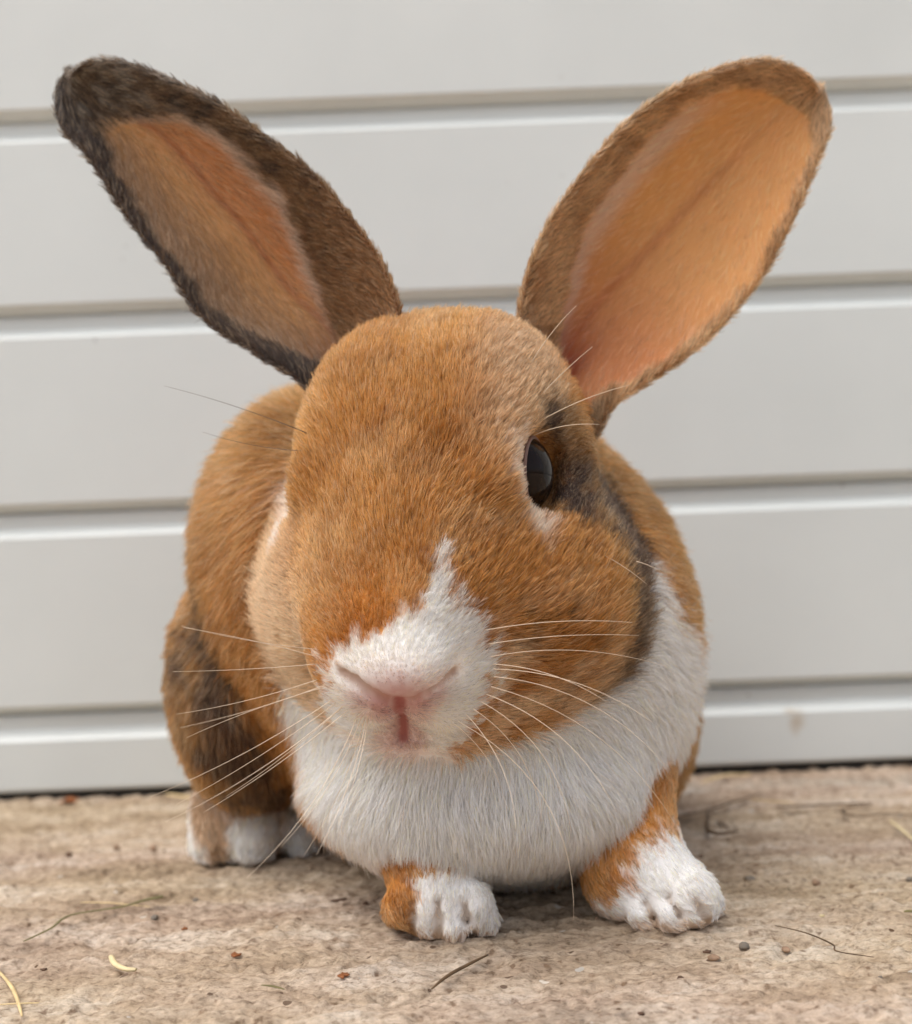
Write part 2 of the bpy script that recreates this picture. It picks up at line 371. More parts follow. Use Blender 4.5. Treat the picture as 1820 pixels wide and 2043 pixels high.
# nostril slits and the cleft of the lip: found on the muzzle's surface, then carved
def hit(px, py):
    d = 0.20
    for _ in range(80):
        q = P(px, py, d).astype(np.float32)[None]; d += max(float(rabbit_sdf(q)[0]) * 0.7, 0.00002)
        if d > 0.5: break
    return P(px, py, d)
NOSE = hit(790, 1365)
hd.append((Ell(NOSE - 0.0052 * f_h + 0.0012 * u_h, (0.0105, 0.0080, 0.0072), HB), 0.005))       # nose pad
SLIT = [[hit(x, y) for x, y in L] for L in (((684, 1338), (712, 1358), (745, 1382), (786, 1400)), ((904, 1338), (882, 1360), (848, 1384), (800, 1402)))]
CLEFT = [hit(796 + 8 * t, 1400 + 76 * t) for t in np.linspace(0, 1, 10)]
for L in SLIT:
    for i in range(3): carve.append((Cone(L[i], L[i + 1], 0.0008 + 0.0003 * i, 0.0011 + 0.0003 * i), 0.0016))
for i in range(9): carve.append((Cone(CLEFT[i], CLEFT[i + 1], 0.0016, 0.0016), 0.0022))
def cleft_dist(p):
    """distance to the lip's cleft as seen on the face (lateral and vertical only), far from the muzzle's front it does not count"""
    q = p.astype(float); a, b = CLEFT[0][[0, 2]], CLEFT[-1][[0, 2]]; e = b - a; w = q[:, [0, 2]] - a
    h = np.clip((w @ e) / (e @ e), 0, 1)
    return np.linalg.norm(w - h[:, None] * e, axis=1) + 0.02 * smooth(CLEFT[-1][1] + 0.008, CLEFT[-1][1] + 0.014, q[:, 1])
TOES = [[hit(x, y) for x, y in L] for L in (((1288, 1800), (1303, 1832), (1314, 1858)), ((1335, 1790), (1356, 1828), (1370, 1856)), ((1385, 1795), (1402, 1822), (1414, 1842)),
                                          ((824, 1800), (822, 1832), (822, 1862)), ((872, 1795), (876, 1835), (878, 1868)), ((926, 1800), (932, 1835), (936, 1864)))]
for L in TOES:
    for i in range(2): carve.append((Cone(L[i], L[i + 1], 0.0004, 0.0004), 0.0030))
def toe_dist(p):
    d = None
    for L in TOES:
        v = line_dist(L, p); d = v if d is None else np.minimum(d, v)
    return d
def line_dist(L, p):
    d = None
    for i in range(len(L) - 1):
        v = Cone(L[i], L[i + 1], 0, 0)(p); d = v if d is None else np.minimum(d, v)
    return d

def surface_nets(fn, lo, hi, h):
    lo = np.array(lo); n = np.ceil((np.array(hi) - lo) / h).astype(int) + 1
    ratio = 4; hc = h * ratio
    nc = np.ceil(n / ratio).astype(int) + 1
    ax = [lo[i] + hc * np.arange(nc[i]) for i in range(3)]
    pc = np.stack(np.meshgrid(*ax, indexing='ij'), -1).reshape(-1, 3).astype(np.float32)
    dc = fn(pc).reshape(nc).astype(np.float32)
    up = dc
    for a in range(3): up = np.repeat(up, ratio, axis=a)
    D = up[:n[0], :n[1], :n[2]].copy()
    m = np.abs(D) < hc * 1.9
    ii = np.argwhere(m)
    D[m] = fn((lo + ii * h).astype(np.float32))
    S = D < 0
    c = [S[i:n[0] - 1 + i, j:n[1] - 1 + j, k:n[2] - 1 + k] for i in (0, 1) for j in (0, 1) for k in (0, 1)]
    cnt = sum(x.astype(np.int8) for x in c); act = (cnt > 0) & (cnt < 8)
    cells = np.argwhere(act); vid = -np.ones(act.shape, np.int64); vid[act] = np.arange(len(cells))
    acc = np.zeros((len(cells), 3)); num = np.zeros(len(cells))
    cor = [np.array((i, j, k)) for i in (0, 1) for j in (0, 1) for k in (0, 1)]
    for a in cor:
        for b in cor:
            df = b - a
            if df.sum() == 1 and (df >= 0).all():
                pa, pb = cells + a, cells + b
                va = D[pa[:, 0], pa[:, 1], pa[:, 2]]; vb = D[pb[:, 0], pb[:, 1], pb[:, 2]]
                x = (va < 0) != (vb < 0); t = va[x] / (va[x] - vb[x])
                acc[x] += pa[x] + t[:, None] * df; num[x] += 1
    V = lo + (acc / num[:, None]) * h
    Q = []
    for a in range(3):
        o1, o2 = [(1, 2), (2, 0), (0, 1)][a]
        sl0 = [slice(None)] * 3; sl1 = [slice(None)] * 3; sl0[a] = slice(0, -1); sl1[a] = slice(1, None)
        x = np.argwhere(S[tuple(sl0)] != S[tuple(sl1)])
        x = x[(x[:, o1] > 0) & (x[:, o2] > 0) & (x[:, o1] < act.shape[o1]) & (x[:, o2] < act.shape[o2])]
        e1 = np.zeros(3, int); e1[o1] = 1; e2 = np.zeros(3, int); e2[o2] = 1
        q = [x - e1 - e2, x - e2, x, x - e1]
        q = np.stack([vid[y[:, 0], y[:, 1], y[:, 2]] for y in q], 1)
        ins = S[x[:, 0], x[:, 1], x[:, 2]]
        q[~ins] = q[~ins][:, ::-1]
        Q.append(q)
    return V, np.concatenate(Q)

BV, BF = surface_nets(rabbit_sdf, (-0.115, 0.235, -0.004), (0.115, 0.523, 0.185), 0.00125)
BV[:, 2] = np.maximum(BV[:, 2], 0.0004)
# ------------------------------------------------------------------ rabbit: fur markings, laid out on its own front (x, z) plane
def XZ(pts, d): return np.array([P(x, y, d)[[0, 2]] for x, y in pts])
POLY = {
 'blaze': XZ([(650, 1318), (700, 1288), (770, 1248), (836, 1212), (858, 1165), (876, 1112), (888, 1165), (906, 1212), (950, 1246), (974, 1288), (976, 1340), (966, 1400), (935, 1455), (885, 1570), (670, 1580), (630, 1450), (648, 1380)], 0.278),
 'eye_ring': XZ([(1002, 890), (1036, 880), (1046, 1005), (1084, 1068), (1074, 1112), (1038, 1080), (1010, 1000)], 0.302),
 'eye_dark': XZ([(1068, 830), (1180, 830), (1265, 985), (1300, 1100), (1300, 1200), (1235, 1170), (1180, 1085), (1110, 1055), (1078, 1015)], 0.322),
 'jaw_dark': XZ([(1190, 880), (1300, 1050), (1310, 1190), (1275, 1330), (1180, 1440), (1090, 1475), (1165, 1380), (1204, 1290), (1212, 1180), (1185, 1060)], 0.325),
 'bib': XZ([(540, 1380), (575, 1480), (610, 1580), (670, 1690), (740, 1800), (1010, 1820), (1160, 1790), (1300, 1700), (1385, 1570), (1450, 1540), (1450, 1320), (1400, 1285), (1345, 1235), (1290, 1120), (1250, 1150), (1200, 1300), (900, 1350), (600, 1350)], 0.320),
 'paw_r': XZ([(1180, 1850), (1240, 1780), (1270, 1720), (1340, 1672), (1480, 1700), (1500, 1950), (1220, 1960)], 0.313),
 'paw_l': XZ([(812, 1760), (820, 1810), (830, 1960), (1030, 1960), (1010, 1830), (960, 1740)], 0.300),
 'thigh_dark': XZ([(350, 1300), (420, 1200), (445, 1080), (470, 1240), (520, 1400), (560, 1520), (620, 1680), (540, 1640), (470, 1590), (410, 1530), (365, 1420)], 0.390),
}
C_OR = LC(204, 136, 64); C_OR2 = LC(222, 168, 102); C_RUST = LC(164, 94, 36); C_DK = LC(62, 44, 34); C_CREAM = LC(234, 198, 152)
C_WH = LC(251, 247, 242); C_GREY = LC(120, 108, 96); C_BLK = LC(44, 36, 32); C_PINK = LC(196, 142, 136); C_TAN = LC(196, 152, 100)
def mix(a, b, w): return a + (b - a) * w[:, None]
def fbm(p, scale, seed): return 0.62 * noise3(p, scale, seed) + 0.25 * noise3(p, scale * 2.3, seed + 100) + 0.13 * noise3(p, scale * 5.1, seed + 200)
def paint_body(p, W):
    """base fur colour at points p (n,3); W: weight of each body region"""
    n = len(p); xz = p[:, [0, 2]]
    jit = (noise3(p, 420, 21) - 0.5) * 0.006 + (noise3(p, 1300, 22) - 0.5) * 0.004
    c = np.tile(C_OR, (n, 1))
    c = mix(c, C_OR2, smooth(0.45, 0.68, fbm(p, 90, 23)) * 0.55)
    c = mix(c, C_RUST, smooth(0.47, 0.68, fbm(p, 130, 24)) * 0.5)
    hl = (p - O_H) @ HB
    head = W['head']
    front = (p[:, 1] < 0.345)
    # pale far cheek and lower face
    c = mix(c, C_CREAM, head * smooth(-0.012, -0.032, hl[:, 0]) * smooth(0.012, -0.02, hl[:, 2]) * 0.75)
    c = mix(c, C_CREAM, head * smooth(0.012, 0.028, hl[:, 0]) * smooth(0.004, 0.012, hl[:, 2]) * smooth(0.022, 0.008, hl[:, 1]) * 0.55)   # pale brow
    c = mix(c, C_CREAM, head * smooth(0.022, 0.045, hl[:, 1]) * smooth(-0.006, -0.018, hl[:, 2]) * smooth(0.36, 0.62, fbm(p, 160, 26)) * 0.85)
    def poly(nme, soft=0.0016, j=1.0): return smooth(soft, -soft, in_poly(xz, POLY[nme]) + jit * j)
    c = mix(c, C_DK, poly('eye_dark', 0.004) * front * np.maximum(head, 0) * (0.72 + 0.28 * smooth(0.35, 0.6, fbm(p, 180, 27))))
    c = mix(c, C_DK, poly('jaw_dark', 0.003) * front * smooth(0.05, 0.35, head + 0.5 * W['neck']) * 0.95)
    c = mix(c, 0.55 * C_WH + 0.45 * C_CREAM, poly('eye_ring', 0.003) * front * head * 0.9)
    c = mix(c, C_WH, smooth(-0.028, -0.034, hl[:, 0]) * smooth(0.020, 0.012, np.abs(hl[:, 1] - 0.006)) * smooth(0.006, 0.001, np.abs(hl[:, 2] + 0.008)) * head * 0.6)
    c = mix(c, C_WH, poly('blaze') * head * smooth(0.012, 0.018, hl[:, 1]))
    c = mix(c, C_WH, head * smooth(-0.049, -0.053, hl[:, 2] + jit) * smooth(0.016, 0.006, hl[:, 0]))          # underside of the jaw
    c = mix(c, C_WH, poly('bib', 0.002, 1.3) * (p[:, 1] < 0.40) * smooth(0.35, 0.6, W['chest'] + W['body'] + W['neck'] + 0.3 * W['foreleg'] * smooth(0.045, 0.052, p[:, 2])))
    c = mix(c, C_WH, poly('paw_r', 0.003) * W['foreleg']); c = mix(c, C_WH, poly('paw_l', 0.0015) * W['foreleg'])
    # hind quarters: smoky stripe over the thigh, white foot with sandy patches
    side = smooth(0.345, 0.365, p[:, 1])
    c = mix(c, C_DK, poly('thigh_dark', 0.004, 2.0) * side * (0.45 + 0.5 * smooth(0.35, 0.6, fbm(p, 110, 28))))
    c = mix(c, C_CREAM * 0.85, head * smooth(0.012, 0.03, hl[:, 0]) * smooth(-0.012, -0.022, hl[:, 2]) * smooth(0.05, 0.12, c[:, 0]) * smooth(0.56, 0.72, fbm(p, 210, 33)) * 0.55 * smooth(0.5, 0.2, c[:, 0]))
    c = mix(c, C_DK, head * smooth(0.014, 0.03, hl[:, 0]) * smooth(-0.008, -0.02, hl[:, 2]) * smooth(0.58, 0.74, fbm(p, 240, 34)) * 0.45 * smooth(0.85, 0.6, c[:, 0]))
    c = mix(c, C_TAN, W['foreleg'] * smooth(0.0055, 0.002, p[:, 2]) * 0.65)
    c = mix(c, LC(176, 150, 124), W['foreleg'] * smooth(0.0018, 0.0006, toe_dist(p)) * 0.55)
    foot = W['hindfoot']
    c = mix(c, C_WH, foot); c = mix(c, C_TAN, foot * smooth(0.44, 0.60, fbm(p, 75, 29)) * 0.85)
    # belly has no colour step of its own
    # bare pink: nose tip and lip
    pk = smooth(0.0145, 0.003, np.linalg.norm((p - NOSE + 0.004 * u_h) * np.array([0.85, 1, 1]), axis=1))
    c = mix(c, C_PINK, pk * (0.55 + 0.35 * smooth(0.35, 0.65, noise3(p, 900, 35))) * head)
    cl = cleft_dist(p)
    c = mix(c, C_PINK, smooth(0.0095, 0.003, cl) * 0.6 * head)
    c = mix(c, LC(164, 86, 80), smooth(0.0023, 0.0007, cl) * 0.85)
    sl = np.minimum(line_dist(SLIT[0], p), line_dist(SLIT[1], p))
    c = mix(c, LC(186, 150, 128), smooth(0.0022, 0.0008, sl) * 0.8)
    return c
def region_weights(p):
    d = {k: group_sdf(k, p) for k in groups}
    w = {k: np.exp(-np.maximum(d[k], 0) / 0.0013) for k in d}
    t = sum(w.values()) + 1e-9
    return {k: w[k] / t for k in w}

# ------------------------------------------------------------------ fur shader
def mat_fur(name, rough=0.42):
    m = bpy.data.materials.new(name); m.use_nodes = True; n = m.node_tree.nodes; l = m.node_tree.links
    n.clear(); out = n.new('ShaderNodeOutputMaterial')
    at = n.new('ShaderNodeAttribute'); at.attribute_name = 'hair_color'
    ci = n.new('ShaderNodeHairInfo')
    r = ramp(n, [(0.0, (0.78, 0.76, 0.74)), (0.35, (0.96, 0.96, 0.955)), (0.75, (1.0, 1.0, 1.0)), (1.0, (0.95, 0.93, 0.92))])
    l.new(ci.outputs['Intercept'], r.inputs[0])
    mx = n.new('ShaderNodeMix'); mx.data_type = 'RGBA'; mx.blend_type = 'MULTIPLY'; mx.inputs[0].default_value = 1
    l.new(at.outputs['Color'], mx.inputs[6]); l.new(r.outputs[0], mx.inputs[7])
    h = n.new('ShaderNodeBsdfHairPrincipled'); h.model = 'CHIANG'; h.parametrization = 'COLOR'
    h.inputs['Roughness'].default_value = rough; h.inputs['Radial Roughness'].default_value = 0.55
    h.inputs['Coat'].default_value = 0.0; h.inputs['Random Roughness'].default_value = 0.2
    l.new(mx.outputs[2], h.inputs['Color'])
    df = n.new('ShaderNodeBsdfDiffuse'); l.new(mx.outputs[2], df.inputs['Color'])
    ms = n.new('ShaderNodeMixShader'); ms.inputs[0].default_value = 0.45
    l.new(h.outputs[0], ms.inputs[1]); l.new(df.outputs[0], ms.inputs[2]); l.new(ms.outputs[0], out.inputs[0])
    return m
def mat_skin(name, sss=0.0):
    m, n, l, b = material(name)
    at = n.new('ShaderNodeAttribute'); at.attribute_name = 'skin_color'
    l.new(at.outputs['Color'], b.inputs['Base Color']); b.inputs['Roughness'].default_value = 0.7
    b.inputs['Specular IOR Level'].default_value = 0.2
    if sss:
        tr = n.new('ShaderNodeBsdfTranslucent'); ms = n.new('ShaderNodeMixShader'); ms.inputs[0].default_value = sss
        l.new(at.outputs['Color'], tr.inputs['Color']); l.new(b.outputs[0], ms.inputs[1]); l.new(tr.outputs[0], ms.inputs[2])
        l.new(ms.outputs[0], n['Material Output'].inputs[0])
    return m
M_FUR = mat_fur('rabbit_fur'); M_SKIN = mat_skin('rabbit_skin'); M_EAR = mat_skin('ear_skin', 0.5)

def set_color(me, name, c):
    a = me.attributes.new(name, 'FLOAT_COLOR', 'POINT')
    a.data.foreach_set('color', np.concatenate([np.clip(c, 0, 1), np.ones((len(c), 1))], 1).astype(np.float32).ravel())
def make_hair(name, root, nrm, comb, length, color, radius, parent, lift, clump_n=0, clump_amt=0.5, curl=0.12, npts=5):
    """hair strands as one curves object: root points, surface normals, combing directions, lengths and colours"""
    n = len(root)
    tang = norm(comb - (comb * nrm).sum(1, keepdims=True) * nrm)
    side = np.cross(nrm, tang)
    ang = rng.normal(0, 0.16, n)[:, None]
    tang = tang * np.cos(ang) + side * np.sin(ang)
    lf = (lift * rng.uniform(0.65, 1.35, n))[:, None]
    L = (length * rng.uniform(0.7, 1.2, n))[:, None]
    tip = None
    pts = []
    t = np.linspace(0, 1, npts)
    d0 = norm(tang + nrm * (lf + 0.45)); d1 = norm(tang + nrm * np.maximum(lf - 0.20, 0.02))
    cur = root - nrm * 0.0006; pts.append(cur.copy())
    for i in range(1, npts):
        d = norm(d0 * (1 - t[i]) + d1 * t[i] + rng.normal(0, curl, (n, 3)))
        cur = cur + d * L / (npts - 1); pts.append(cur.copy())
    pts = np.stack(pts, 1)
    if clump_n and n > 50:
        from mathutils.kdtree import KDTree
        g = rng.choice(n, max(8, n // clump_n), replace=False)
        kd = KDTree(len(g))
        for i, q in enumerate(root[g]): kd.insert(q, i)
        kd.balance()
        near = np.fromiter((kd.find(q)[1] for q in root.tolist()), int, n)
        gi = g[near]
        off = pts[gi] - pts
        w = (t ** 1.6)[None, :, None] * (clump_amt * rng.uniform(0.5, 1.2, n))[:, None, None]
        lenr = np.linalg.norm(off, axis=2, keepdims=True)
        pts = pts + off * np.clip(w, 0, 1) * (lenr < 0.006)
    pts[:, :, 2] = np.maximum(pts[:, :, 2], 0.0008)
    cd = bpy.data.hair_curves.new(name)
    cd.add_curves([npts] * n)
    cd.attributes['position'].data.foreach_set('vector', pts.astype(np.float32).ravel())
    rad = (radius[:, None] if isinstance(radius, np.ndarray) else np.full((n, 1), radius)) * np.array([1.0, 1.0, 0.9, 0.65, 0.18])[None, :npts]
    ra = cd.attributes.get('radius') or cd.attributes.new('radius', 'FLOAT', 'POINT')
    ra.data.foreach_set('value', rad.astype(np.float32).ravel())
    ca_ = cd.attributes.new('hair_color', 'FLOAT_COLOR', 'CURVE')
    ca_.data.foreach_set('color', np.concatenate([np.clip(color, 0, 1), np.ones((n, 1))], 1).astype(np.float32).ravel())
    cd.materials.append(M_FUR)
    o = bpy.data.objects.new(name, cd); col.objects.link(o); o.parent = parent
    return o
def sample(V, F, n, weight):
    T = np.concatenate([F[:, [0, 1, 2]], F[:, [0, 2, 3]]]) if F.shape[1] == 4 else F
    a, b, c = V[T[:, 0]], V[T[:, 1]], V[T[:, 2]]
    cr = np.cross(b - a, c - a); ar = np.linalg.norm(cr, axis=1) / 2
    pr = ar * weight((a + b + c) / 3); pr = pr / pr.sum()
    k = rng.choice(len(T), n, p=pr)
    u = rng.random(n); v = rng.random(n); f = u + v > 1; u[f] = 1 - u[f]; v[f] = 1 - v[f]
    return T[k], np.stack([1 - u - v, u, v], 1)
def bary(A, tri, bc): return (A[tri] * bc[:, :, None]).sum(1)
def vary(c, seed_amt=0.18, dark=0.20, light=0.18):
    """each hair a little different; some dark-tipped guard hairs, some pale ones"""
    n = len(c); lum = c.mean(1)
    out = c * rng.normal(1.0, seed_amt, n)[:, None]
    white = smooth(0.45, 0.6, lum)
    r = rng.random(n)
    dk = (r < dark * (1 - white)); out[dk] *= rng.uniform(0.35, 0.7, dk.sum())[:, None]
    lt = (r > 1 - light); out[lt] = out[lt] * 0.6 + C_CREAM * 0.4 * (0.6 + 0.4 * lum[lt][:, None] / 0.3)
    return np.clip(out, 0.004, 0.965)

# ------------------------------------------------------------------ rabbit: body
rabbit = bpy.data.objects.new('rabbit', None); col.objects.link(rabbit)
rabbit.location = (0, 0, 0)
tag(rabbit, 'orange and white rabbit with upright ears crouching on the concrete, facing forward', 'rabbit')
body = mesh_np('body', BV, BF, M_SKIN, rabbit)
BW = region_weights(BV.astype(np.float32))
set_color(body.data, 'skin_color', paint_body(BV, BW) * 0.92)
eps = 0.0006
def body_normal(p):
    g = np.stack([rabbit_sdf(p + np.eye(3)[i] * eps) - rabbit_sdf(p - np.eye(3)[i] * eps) for i in range(3)], 1)
    return norm(g)
if FUR > 0:
    nb = int(400000 * FUR)
    facing = np.zeros(len(BV))
    Nv = body_normal(BV)
    toc = norm(C0 - BV); fv = (Nv * toc).sum(1)
    wv = (0.12 + 0.88 * smooth(-0.35, 0.05, fv)) * (0.30 / np.linalg.norm(BV - C0, axis=1)) ** 2 * (1 + 0.8 * BW['head'] + 0.5 * BW['chest']) * np.where(BV[:, 2] < 0.0015, 0.02, 1)
    def wfun(c):
        return wtri
    T = np.concatenate([BF[:, [0, 1, 2]], BF[:, [0, 2, 3]]]); wtri = wv[T].mean(1)
    tri, bc = sample(BV, BF, nb, wfun)
    root = bary(BV, tri, bc); nr = norm(bary(Nv, tri, bc))
    W = {k: bary(BW[k][:, None], tri, bc)[:, 0] for k in BW}
    hl = (root - O_H) @ HB
    # combing: back from the nose over the head, down the chest and legs, back and down over the body
    swirl = (noise3(root, 60, 31) - 0.5)[:, None]
    dirs = {'head': -f_h + 0.15 * u_h, 'neck': np.array([0, 0.8, -0.35]), 'chest': np.array([0, 0.15, -1.0]), 'body': np.array([0, 0.7, -0.6]),
            'thigh': np.array([0, 0.5, -0.9]), 'foreleg': np.array([0.1, -0.5, -0.8]), 'hindfoot': np.array([0, -0.9, -0.45])}
    comb = sum(W[k][:, None] * dirs[k] for k in dirs)
    comb = comb + (W['head'] * np.sign(hl[:, 0]) * smooth(0.006, 0.03, np.abs(hl[:, 0])))[:, None] * r_h * 0.55
    comb = comb + (W['chest'] * np.clip(root[:, 0] / 0.05, -1, 1))[:, None] * np.array([0.35, 0, 0])
    comb = comb + np.cross(nr, comb) * swirl * 0.9
    pawr = (W['foreleg'] * smooth(0.020, 0.012, root[:, 2]) * (root[:, 0] > 0.02))[:, None]
    comb = comb * (1 - pawr) + pawr * np.array([0.55, -0.6, -0.45])
    # length
    lens = {'head': 0.0064, 'neck': 0.011, 'chest': 0.0105, 'body': 0.0125, 'thigh': 0.0105, 'foreleg': 0.0038, 'hindfoot': 0.0058}
    ln = sum(W[k] * lens[k] for k in lens)
    ln = ln * (1 + 0.12 * W['body'] * smooth(-0.03, -0.05, root[:, 0]) * smooth(0.10, 0.13, root[:, 2]))
    muz = W['head'] * smooth(0.028, 0.058, hl[:, 1]); ln = ln * (1 - 0.55 * muz)
    cl = cleft_dist(root); sl = np.minimum(line_dist(SLIT[0], root), line_dist(SLIT[1], root))
    nose = smooth(0.013, 0.004, np.linalg.norm(root - NOSE, axis=1)); tl = toe_dist(root); ln = ln * (0.55 + 0.45 * smooth(0.001, 0.005, tl)) * (1 - 0.5 * nose) * (0.45 + 0.55 * smooth(0.001, 0.006, np.minimum(cl, sl)))
    eyed = np.minimum(np.linalg.norm(hl - np.array([0.0318, 0.002, 0.0005]), axis=1), np.linalg.norm(hl - np.array([-0.0318, 0.002, 0.0005]), axis=1))
    ln = ln * (0.30 + 0.70 * smooth(0.012, 0.019, eyed))
    ln = ln * (1 + 0.5 * W['head'] * smooth(0.010, 0.030, np.abs(hl[:, 0])) * smooth(-0.010, -0.03, hl[:, 2]))
    lift = 0.42 - 0.05 * W['chest'] - 0.2 * W['foreleg'] + 0.15 * W['head'] * (1 - muz) + 0.2 * muz
    cbase = paint_body(root, W)
    colr = vary(cbase)
    keep = (Ell(EYE_C[1], EYE_R, HB)(root) > 0.0007) & (Ell(EYE_C[-1], EYE_R, HB)(root) > 0.0007) & (rng.random(nb) > smooth(0.0022, 0.0010, cl)) & (rng.random(nb) > smooth(0.0013, 0.0007, sl)) & (rng.random(nb) > 0.35 * smooth(0.0013, 0.0007, tl))
    k = keep
    radius = 0.000088 * (1 - 0.18 * W['chest']) * (0.8 + 0.6 * rng.random(nb)) * (1 - 0.25 * muz) * (root[:, 1] / 0.29)
    make_hair('fur', root[k], nr[k], comb[k], ln[k], colr[k], radius[k], body, lift[k], clump_n=12, clump_amt=(0.60 - 0.32 * W['chest'])[k])

# ------------------------------------------------------------------ rabbit: ears
def catmull(A, u):
    A = np.asarray(A, float); n = len(A); x = np.clip(u, 0, 1) * (n - 1); i = np.minimum(x.astype(int), n - 2); t = (x - i)[:, None]
    p0, p1, p2, p3 = A[np.maximum(i - 1, 0)], A[i], A[i + 1], A[np.minimum(i + 2, n - 1)]
    return 0.5 * (2 * p1 + (p2 - p0) * t + (2 * p0 - 5 * p1 + 4 * p2 - p3) * t * t + (3 * p1 - p0 - 3 * p2 + p3) * t ** 3)
def make_ear(med, lat, d_root, d_tip, cup, skew, side, thick=0.0017, lean=0.0):
    """a cupped leaf: medial and lateral rims, the trough between them pushed back; returns grids (stations x width)"""
    nt, ns = 90, 41
    u = np.linspace(0, 1, nt); m2 = catmull(med, u); l2 = catmull(lat, u)
    dep = d_root + (d_tip - d_root) * u
    Mw = np.array([P(x, y, d - lean) for (x, y), d in zip(m2, dep)]); Lw = np.array([P(x, y, d + lean) for (x, y), d in zip(l2, dep)])
    s = np.linspace(0, 1, ns)                    # 0 medial .. 1 lateral
    wd = np.linalg.norm(Lw - Mw, axis=1)
    S = Mw[:, None] * (1 - s)[None, :, None] + Lw[:, None] * s[None, :, None]
    back = np.array([0, 1.0, -0.1])
    prof = (s ** skew * (1 - s)); prof = prof / prof.max()
    cu = np.interp(u, [0, 0.15, 0.4, 0.8, 1], [cup * 1.5, cup * 1.35, cup, cup * 0.7, cup * 0.5])
    S = S + back * (prof[None, :] * (wd * cu)[:, None])[..., None]
    gt = np.gradient(S, axis=0); gs = np.gradient(S, axis=1)
    N = norm(np.cross(gs, gt)); N = N * np.sign((N * (C0 - S)).sum(-1).mean())
    e = np.minimum(s, 1 - s)[None, :] * wd[:, None]
    th = thick * np.sqrt(np.clip(e / 0.003, 0.05, 1)) * np.interp(u, [0, 0.3, 1], [1.5, 1.0, 0.6])[:, None]
    Fr = S + N * th[..., None] * 0.5; Bk = S - N * th[..., None] * 0.5
    V = np.concatenate([Fr.reshape(-1, 3), Bk.reshape(-1, 3)])
    id0 = np.arange(nt * ns).reshape(nt, ns); id1 = id0 + nt * ns
    q = lambda i: np.stack([i[:-1, :-1], i[:-1, 1:], i[1:, 1:], i[1:, :-1]], -1).reshape(-1, 4)
    F = [q(id0), q(id1)[:, ::-1]]
    for a, b in ((id0[:, 0], id1[:, 0]), (id1[:, -1], id0[:, -1])): F.append(np.stack([a[:-1], a[1:], b[1:], b[:-1]], 1))
    for a, b in ((id1[0], id0[0]), (id0[-1], id1[-1])): F.append(np.stack([a[:-1], a[1:], b[1:], b[:-1]], 1))
    F = np.concatenate(F)
    U = np.repeat(u, ns); SS = np.tile(s, nt)
    along = norm(np.gradient(S, axis=0)).reshape(-1, 3); across = norm(np.gradient(S, axis=1)).reshape(-1, 3)
    return dict(V=V, F=F, u=np.concatenate([U, U]), s=np.concatenate([SS, SS]), inner=np.concatenate([np.ones(nt * ns), np.zeros(nt * ns)]),
                N=np.concatenate([N.reshape(-1, 3), -N.reshape(-1, 3)]), along=np.concatenate([along, along]), across=np.concatenate([across, across]))
EAR_R = dict(med=[(1062, 745), (1040, 650), (1050, 560), (1095, 445), (1160, 350), (1245, 248), (1342, 177), (1440, 134), (1528, 118), (1596, 138), (1630, 168)],
             lat=[(1185, 885), (1222, 812), (1284, 768), (1364, 715), (1444, 645), (1522, 550), (1592, 420), (1637, 312), (1658, 252), (1652, 200), (1638, 175)])
EAR_L = dict(med=[(780, 700), (793, 615), (758, 520), (694, 425), (614, 336), (525, 268), (427, 200), (328, 153), (240, 122), (182, 121), (146, 140)],
             lat=[(650, 830), (600, 762), (518, 708), (408, 638), (328, 527), (248, 426), (174, 312), (126, 262), (110, 214), (116, 166), (135, 142)])
